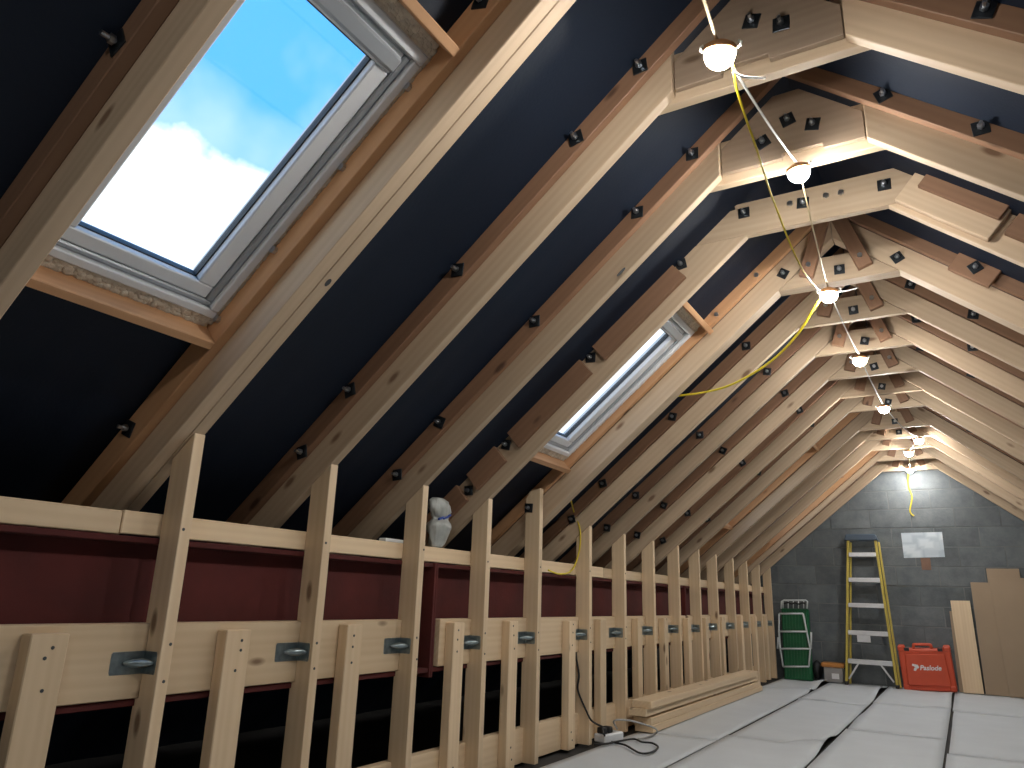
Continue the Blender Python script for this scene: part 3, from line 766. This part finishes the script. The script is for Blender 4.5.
# ------------------------------------------------------------------ things on the rail
def blob(name, c, rad, squash, mat, parent, seed, amp=0.18, sub=4):
    bm = bmesh.new(); bmesh.ops.create_icosphere(bm, subdivisions=sub, radius=1)
    for v in bm.verts:
        d = v.co.normalized(); q = mnoise.noise(d*2.3+Vector((seed, 0, 0)))+0.5*abs(mnoise.noise(d*6+Vector((0, seed, 0))))
        v.co = Vector((d.x*squash[0], d.y*squash[1], d.z*squash[2]))*rad*(1+amp*q)
    return obj(name, bm, mat, parent, Matrix.Translation(c), True)
zr = H+0.214
bagp = PX(436, 545, 0, XS-0.115)
BG = empty('plastic_bag', (XS-0.12, bagp.y, zr)); tag(BG, 'crumpled pale plastic bag with blue print standing on the top rail', 'bag')
bm = lathe_bm([(0.0, 0.0), (0.030, 0.0), (0.045, 0.02), (0.060, 0.06), (0.072, 0.095), (0.070, 0.118), (0.052, 0.134), (0.046, 0.142), (0.056, 0.156), (0.066, 0.178), (0.066, 0.205), (0.056, 0.226), (0.034, 0.240), (0.0, 0.243)], 40)
bmesh.ops.subdivide_edges(bm, edges=bm.edges[:], cuts=1, use_grid_fill=True)
for v in bm.verts:
    q = mnoise.noise(v.co*26)*0.010+abs(mnoise.noise(v.co*55))*0.007-abs(mnoise.noise(v.co*17+Vector((5, 2, 1))))*0.012
    if v.co.z > 0.01:
        d = Vector((v.co.x, v.co.y, 0)); v.co += d.normalized()*q if d.length > 1e-4 else Vector((0, 0, q))
    v.co.x *= 0.62; v.co.y *= 1.15; v.co.y += 0.018*math.sin(v.co.z*13)
obj('bag_body', bm, 'bag_plastic', BG, Matrix.Translation((XS-0.118, bagp.y+0.005, zr+0.001)), True)
for (yy, zz, ln) in ((-0.01, 0.140, 0.035), (0.03, 0.147, 0.04), (0.06, 0.160, 0.02)):
    obj('blue_print', prism_bm([(-ln/2, -0.005), (ln/2, -0.003), (ln/2, 0.007), (-ln/2, 0.004)], -0.006, 0.006, 0.001), 'blue_print', BG, frame((XS-0.118+0.030, bagp.y+yy, zr+zz), (0, 1, 0.3), (0, 0, 1)))
rp = PX(390, 537, 0, XS-0.12)
sc_o = box('offcut', (XS-0.142, rp.y-0.05, zr+0.001), (XS-0.10, rp.y+0.09, zr+0.016), 'socket_white'); tag(sc_o, 'small pale offcut strip lying on the top rail beside third stud', 'offcut')

# ------------------------------------------------------------------ stack of planks on the floor
st = [(-2.03, -1.90, 0.0, 0.047, 5.12, 8.35), (-2.03, -1.905, 0.048, 0.095, 5.10, 8.30), (-2.035, -1.908, 0.110, 0.157, 5.02, 8.22), (-2.025, -1.885, 0.158, 0.205, 5.05, 8.12)]
SL = ['bottom plank of the pale timber stack, wider than those above', 'second plank from the bottom of the pale timber stack', 'third plank of the stack, above the dark gap', 'top plank of the pale timber stack by the studs']
for (x0, x1, z0, z1, y0, y1), lab in zip(st, SL):
    tag(box('plank', (x0, y0, z0+0.006), (x1, y1, z1+0.006), 'whitewood'), lab, 'plank', 'planks stacked by the knee wall')
for k, y in enumerate((5.4, 6.7, 8.0)):
    tag(box('spacer_batten', (-2.03, y, 0.1015), (-1.93, y+0.04, 0.1155), 'pine_old'), ['thin batten under the near end of the upper planks', 'thin batten under the middle of the upper planks', 'thin batten under the far end of the upper planks'][k], 'batten', 'battens in the plank stack')

# ------------------------------------------------------------------ extension socket and leads
SB = empty('extension_socket', (-2.03, 4.66, 0.006)); tag(SB, 'white extension socket block with black plugs beside the plank stack', 'socket')
Mr = Matrix.Translation((-2.035, 4.60, 0.006)) @ Matrix.Rotation(1.40, 4, 'Z')
obj('body', prism_bm(rect(-0.04, 0.17, 0, 0.05), -0.045, 0.045, 0.008), 'socket_white', SB, Mr)
for k, dx in enumerate((-0.01, 0.05)):
    obj('plug', prism_bm([(-0.024, 0), (0.024, 0), (0.02, 0.035), (-0.02, 0.035)], -0.028, 0.028, 0.006), 'black_rubber', SB, Mr @ Matrix.Translation((dx, 0, 0.051)))
p0 = Mr @ Vector((-0.01, 0, 0.09))
sx = XS+0.012
cable([PX(576, 634, 1, FY[6]-ST-0.012), PX(576, 655, 1, FY[6]-ST-0.012), PX(579, 675, 1, FY[6]-ST-0.012), PX(578, 690, 1, FY[6]-ST-0.012), Vector((XS-0.01, FY[6]-ST-0.02, 0.20)), Vector((XS+0.018, FY[6]-ST-0.012, 0.15)), Vector((XS+0.02, FY[6]+0.02, 0.12)), p0], 0.006, 'black_rubber', 'black lead running down the sixth stud to the socket', k=8)
zf = 0.014
def fpt(px, py): p = PX(px, py, 2, zf); return p
cable([p0, p0+Vector((0.03, -0.05, -0.03)), fpt(610, 741), fpt(625, 745), fpt(640, 753), fpt(652, 752), fpt(658, 747), fpt(652, 743), fpt(642, 742), fpt(634, 739), fpt(620, 741), fpt(605, 744), fpt(594, 744.5)], 0.006, 'black_rubber', 'black lead looping over the underlay in front of the socket', k=8)
cable([Mr @ Vector((0.16, 0, 0.06)), PX(614, 721, 0, -1.93), PX(625, 720, 0, -1.87), PX(640, 723, 0, -1.85), PX(656, 729, 0, -1.83)+Vector((0, 0, 0.0)), fpt(655, 734), fpt(645, 738), fpt(638, 739)], 0.0055, 'grey_cable', 'grey lead arching over the end of the plank stack', k=8)

# ------------------------------------------------------------------ stepladder leaning on the gable
LD = empty('stepladder', (-1.04, 9.86, 0)); tag(LD, 'yellow stepladder with aluminium treads leaning folded on the gable', 'ladder')
yb_, yt_ = 9.80, 9.97
LT = Vector((-1.138, yt_, 1.66)); RTp = Vector((-0.838, yt_, 1.66)); LB = Vector((-1.278, yb_, 0.008)); RB = Vector((-0.752, yb_, 0.008))
nrm = Vector((0, -1, -0.1))
for nm, a, b in (('stile', LB, LT), ('stile', RB, RTp)):
    stick(nm, a, b, (0, 1, 0), 0.026, 0.062, 'yellow_glassfibre', LD, 0.004)
for a, b in ((LB+Vector((0.03, 0.075, 0)), LT+Vector((0.02, 0.06, -0.03))), (RB+Vector((0.025, 0.075, 0)), RTp+Vector((0.03, 0.06, -0.03)))):
    stick('rear_leg', a, b, (0, 1, 0), 0.022, 0.03, 'yellow_glassfibre', LD, 0.003)
for z in (0.262, 0.579, 0.889, 1.181, 1.477):
    t = (z-0.008)/1.652
    a = LB.lerp(LT, t)+Vector((0.013, 0, 0)); b = RB.lerp(RTp, t)-Vector((0.013, 0, 0))
    tr = stick('tread', a, b, (0, 0, 1), 0.085, 0.05, 'aluminium', LD, 0.004)
for sd, B, z in ((1, LB, 0.26), (-1, RB, 0.26)):
    a = B+Vector((sd*0.03, -0.01, 0.06)); b = B+Vector((sd*0.15, -0.01, z-0.02))
    stick('brace', a, b, (0, 1, 0), 0.018, 0.006, 'aluminium', LD, 0.001)
box('warning_label', (-1.12, 9.79, 0.48), (-0.98, 9.795, 0.555), 'aluminium', LD, 0)
obj('top_cap', prism_bm([(-0.20, 0), (0.17, 0), (0.15, 0.075), (-0.18, 0.075)], -0.07, 0.07, 0.01), 'cap_blue', LD, Matrix.Translation((-0.978, yt_+0.01, 1.645)))
for B in (LB, RB): obj('foot', prism_bm(rect(-0.02, 0.02, 0, 0.035), -0.04, 0.04, 0.004), 'black_rubber', LD, Matrix.Translation(B))

# ------------------------------------------------------------------ red tool case
TCx = Vector((-0.432, 9.90, 0.008))
TC = empty('tool_case', TCx); tag(TC, 'orange-red plastic nailer case with white lettering on its side', 'tool case')
Mt = Matrix.Translation(TCx) @ Matrix.Rotation(-0.045, 4, 'Y') @ Matrix.Rotation(0.09, 4, 'X') @ Matrix.Diagonal((1.0, 1.0, 1.05, 1))
def tcobj(name, poly, y0, y1, mat, bev=0.004, par=TC): return obj(name, prism_bm(poly, y0, y1, bev), mat, par, Mt)
sh = [(-0.235, 0.0), (0.235, 0.0), (0.258, 0.03), (0.258, 0.39), (0.24, 0.42), (-0.24, 0.42), (-0.258, 0.39), (-0.258, 0.03)]
fs = tcobj('front_shell', sh, -0.065, -0.002, 'case_red', 0.012)
tcobj('rear_shell', sh, 0.002, 0.065, 'case_red', 0.012)
tcobj('raised_panel', [(-0.20, 0.05), (0.20, 0.05), (0.215, 0.07), (0.20, 0.375), (-0.20, 0.375), (-0.215, 0.07)], -0.078, -0.064, 'case_red', 0.01)
for sx_ in (-0.225, 0.225):
    for sz_ in (0.03, 0.420):
        tcobj('corner_bumper', [(sx_-0.035, sz_-0.03), (sx_+0.035, sz_-0.03), (sx_+0.035, sz_+0.03), (sx_-0.035, sz_+0.03)], -0.073, 0.073, 'case_red', 0.012)
hd = tube('handle', [Mt @ Vector(p) for p in ((-0.10, -0.03, 0.41), (-0.095, -0.03, 0.45), (-0.08, -0.03, 0.462), (0.06, -0.03, 0.462), (0.075, -0.03, 0.45), (0.08, -0.03, 0.41))], 0.016, 'case_red', TC, 10, 3)
for x_ in (-0.17, 0.16): tcobj('latch', rect(x_-0.025, x_+0.025, 0.40, 0.432), -0.074, -0.06, 'case_dark', 0.003)
def text_mesh(body, size, shear=0.0):
    cu_ = bpy.data.curves.new('lettering', 'FONT'); cu_.body = body; cu_.size = size; cu_.extrude = 0.001; cu_.shear = shear; cu_.offset = 0.0015
    cu_.align_x = 'CENTER'; cu_.align_y = 'CENTER'
    to = bpy.data.objects.new('lettering_tmp', cu_); COL.objects.link(to)
    bpy.context.view_layer.update()
    me = bpy.data.meshes.new_from_object(to.evaluated_get(bpy.context.evaluated_depsgraph_get()))
    bpy.data.objects.remove(to); bpy.data.curves.remove(cu_); return me
me = text_mesh('Paslode', 0.068, 0.25); me.materials.clear(); me.materials.append(MATS['print_white'])
Mtx = Mt @ Matrix.Translation((0.035, -0.080, 0.232)) @ Matrix.Rotation(math.pi/2, 4, 'X')
link(bpy.data.objects.new('lettering', me), Mtx, TC)
obj('emblem', prism_bm([(-0.135, 0.272), (-0.085, 0.262), (-0.072, 0.238), (-0.09, 0.222), (-0.098, 0.240), (-0.125, 0.225), (-0.132, 0.205), (-0.112, 0.20), (-0.10, 0.215), (-0.118, 0.245), (-0.142, 0.252)], -0.081, -0.078, 0), 'print_white', TC, Mt)

# ------------------------------------------------------------------ green folding cart in the corner
gy = 9.80
def gp(u, v, y=gy): return PX(768+u/6.98, 590+v/6.98, 1, y)
b0 = gp(100, 605); b1 = gp(290, 605)
GC = empty('folding_trolley', ((b0.x+b1.x)/2, gy, 0)); tag(GC, 'green folding trolley with white tubular frame in the corner by gable', 'trolley')
gz1 = gp(100, 130).z; gx0, gx1 = gp(95, 400).x, gp(285, 400).x
lean = 0.10
def gpt(x, z, d): return Vector((x, gy+0.05+d+lean*z, z))
Mg = frame(gpt(gx0, 0.008, 0), (1, 0, 0), Vector((0, lean, 1)))
gw = gx1-gx0
obj('green_body', prism_bm(rect(0, gw, 0, gz1), -0.10, -0.0, 0.006) if Mg.col[1][1] < 0 else prism_bm(rect(0, gw, 0, gz1), 0, 0.10, 0.006), 'green_plastic', GC, Mg)
for k in range(9):
    x = gx0+gw*(k+0.5)/9
    stick('rib', gpt(x, 0.03, -0.006), gpt(x, gz1-0.02, -0.006), (0, 1, 0), 0.014, 0.012, 'green_plastic', GC, 0.002)
def gtube(name, uv, r=0.011): return tube(name, [gp(u, v, gy+0.02+lean*gp(u, v).z) for u, v in uv], r, 'frame_white', GC, 8, 1)
gtube('frame_side', [(78, 165), (76, 290), (85, 410), (106, 535)]); gtube('frame_side', [(245, 165), (270, 290), (295, 410), (285, 535)])
for (u0_, v0_, u1_, v1_) in ((78, 165, 245, 165), (76, 290, 270, 290), (85, 410, 295, 410), (106, 535, 285, 535)):
    gtube('crossbar', [(u0_, v0_), (u1_, v1_)])
gtube('side_arm', [(66, 410), (70, 330)]); gtube('side_arm', [(300, 410), (302, 295)])
gtube('top_hoop', [(92, 130), (95, 80), (110, 72), (265, 72), (275, 80), (272, 130)], 0.010)
for k in range(5): gtube('top_wire', [(105+k*36, 128), (105+k*36, 74)], 0.006)
tube('bungee', [gp(u, v, gy+0.06) for u, v in ((110, 95), (140, 88), (165, 97), (190, 90), (215, 98), (240, 90), (262, 96))], 0.010, 'black_rubber', GC, 7, 3)

# ------------------------------------------------------------------ small storage box, dark bag
B0 = PX(827, 680, 1, 9.86)
SX = empty('storage_box', (B0.x+0.11, 9.93, 0.008)); tag(SX, 'small clear storage box with orange lid beside the stepladder', 'box')
x0, x1 = -1.535, -1.31
box('tub', (x0+0.01, 9.86, 0.008), (x1-0.01, 10.02, 0.175), 'clear_box', SX, 0.008)
box('lid', (x0-0.015, 9.845, 0.176), (x1+0.015, 10.035, 0.225), 'orange_lid', SX, 0.01)
box('label', (-1.44, 9.8555, 0.05), (-1.36, 9.8595, 0.11), 'print_white', SX, 0)
tag(blob('black_bag', (-1.615, 9.99, 0.125), 0.09, (0.6, 0.7, 1.2), 'black_rubber', None, 5, 0.1), 'small black bag slumped between green trolley and storage box', 'bag')

# ------------------------------------------------------------------ boards leaning on the gable
def leaner(name, x0, x1, h, y, th_, mat, label, cat, group, lean=0.10, skew=0.0):
    M = frame((x0, y, 0.008), (skew, lean, 1), (1, 0, 0))
    fl_ = M.col[1][1]
    o = obj(name, prism_bm(rect(0, h*math.sqrt(1+lean*lean), 0, x1-x0), *((0, th_) if fl_ > 0 else (-th_, 0)), 0.002), mat, None, M)
    return tag(o, label, cat, group)
leaner('leaning_plank', -0.12, 0.07, 0.965, 9.90, 0.035, 'whitewood', 'short pale plank leaning on the gable right of tool case', 'plank', None, 0.09, -0.015)
leaner('leaning_board', -0.158, -0.02, 0.85, 9.955, 0.02, 'hardboard', 'narrow grey-brown board half hidden behind the pale plank', 'board', None, 0.085)
leaner('hardboard_sheet', 0.085, 0.62, 1.17, 9.90, 0.012, 'hardboard', 'brown hardboard sheet leaning next to the pale plank', 'board', 'hardboard sheets leaning on the gable', 0.10)
leaner('hardboard_sheet', 0.255, 0.565, 1.325, 9.945, 0.012, 'hardboard', 'tallest brown hardboard sheet, rearmost of the leaning ones', 'board', 'hardboard sheets leaning on the gable', 0.085)
leaner('hardboard_sheet', 0.30, 0.98, 1.215, 9.84, 0.012, 'hardboard', 'wide front hardboard sheet at the right edge of picture', 'board', 'hardboard sheets leaning on the gable', 0.12, -0.03)

# ------------------------------------------------------------------ marks on the gable
c = [PX(901, 533, 1, YG-0.004), PX(942, 532, 1, YG-0.004), PX(945, 557, 1, YG-0.004), PX(904, 558, 1, YG-0.004)]
o = c[3]
tag(obj('plan_sheet', prism_bm([(p.x-o.x, p.z-o.z) for p in c], -0.001, 0.001, 0), 'plan_paper', None, Matrix.Translation(o)), 'pale paper plan pinned to the dark block gable', 'paper')
p = PX(926, 564, 1, YG)
rb_ = box('brick', (p.x-0.05, YG-0.003, p.z-0.07), (p.x+0.05, YG+0.012, p.z+0.07), 'brick_red', wb, 0.003)
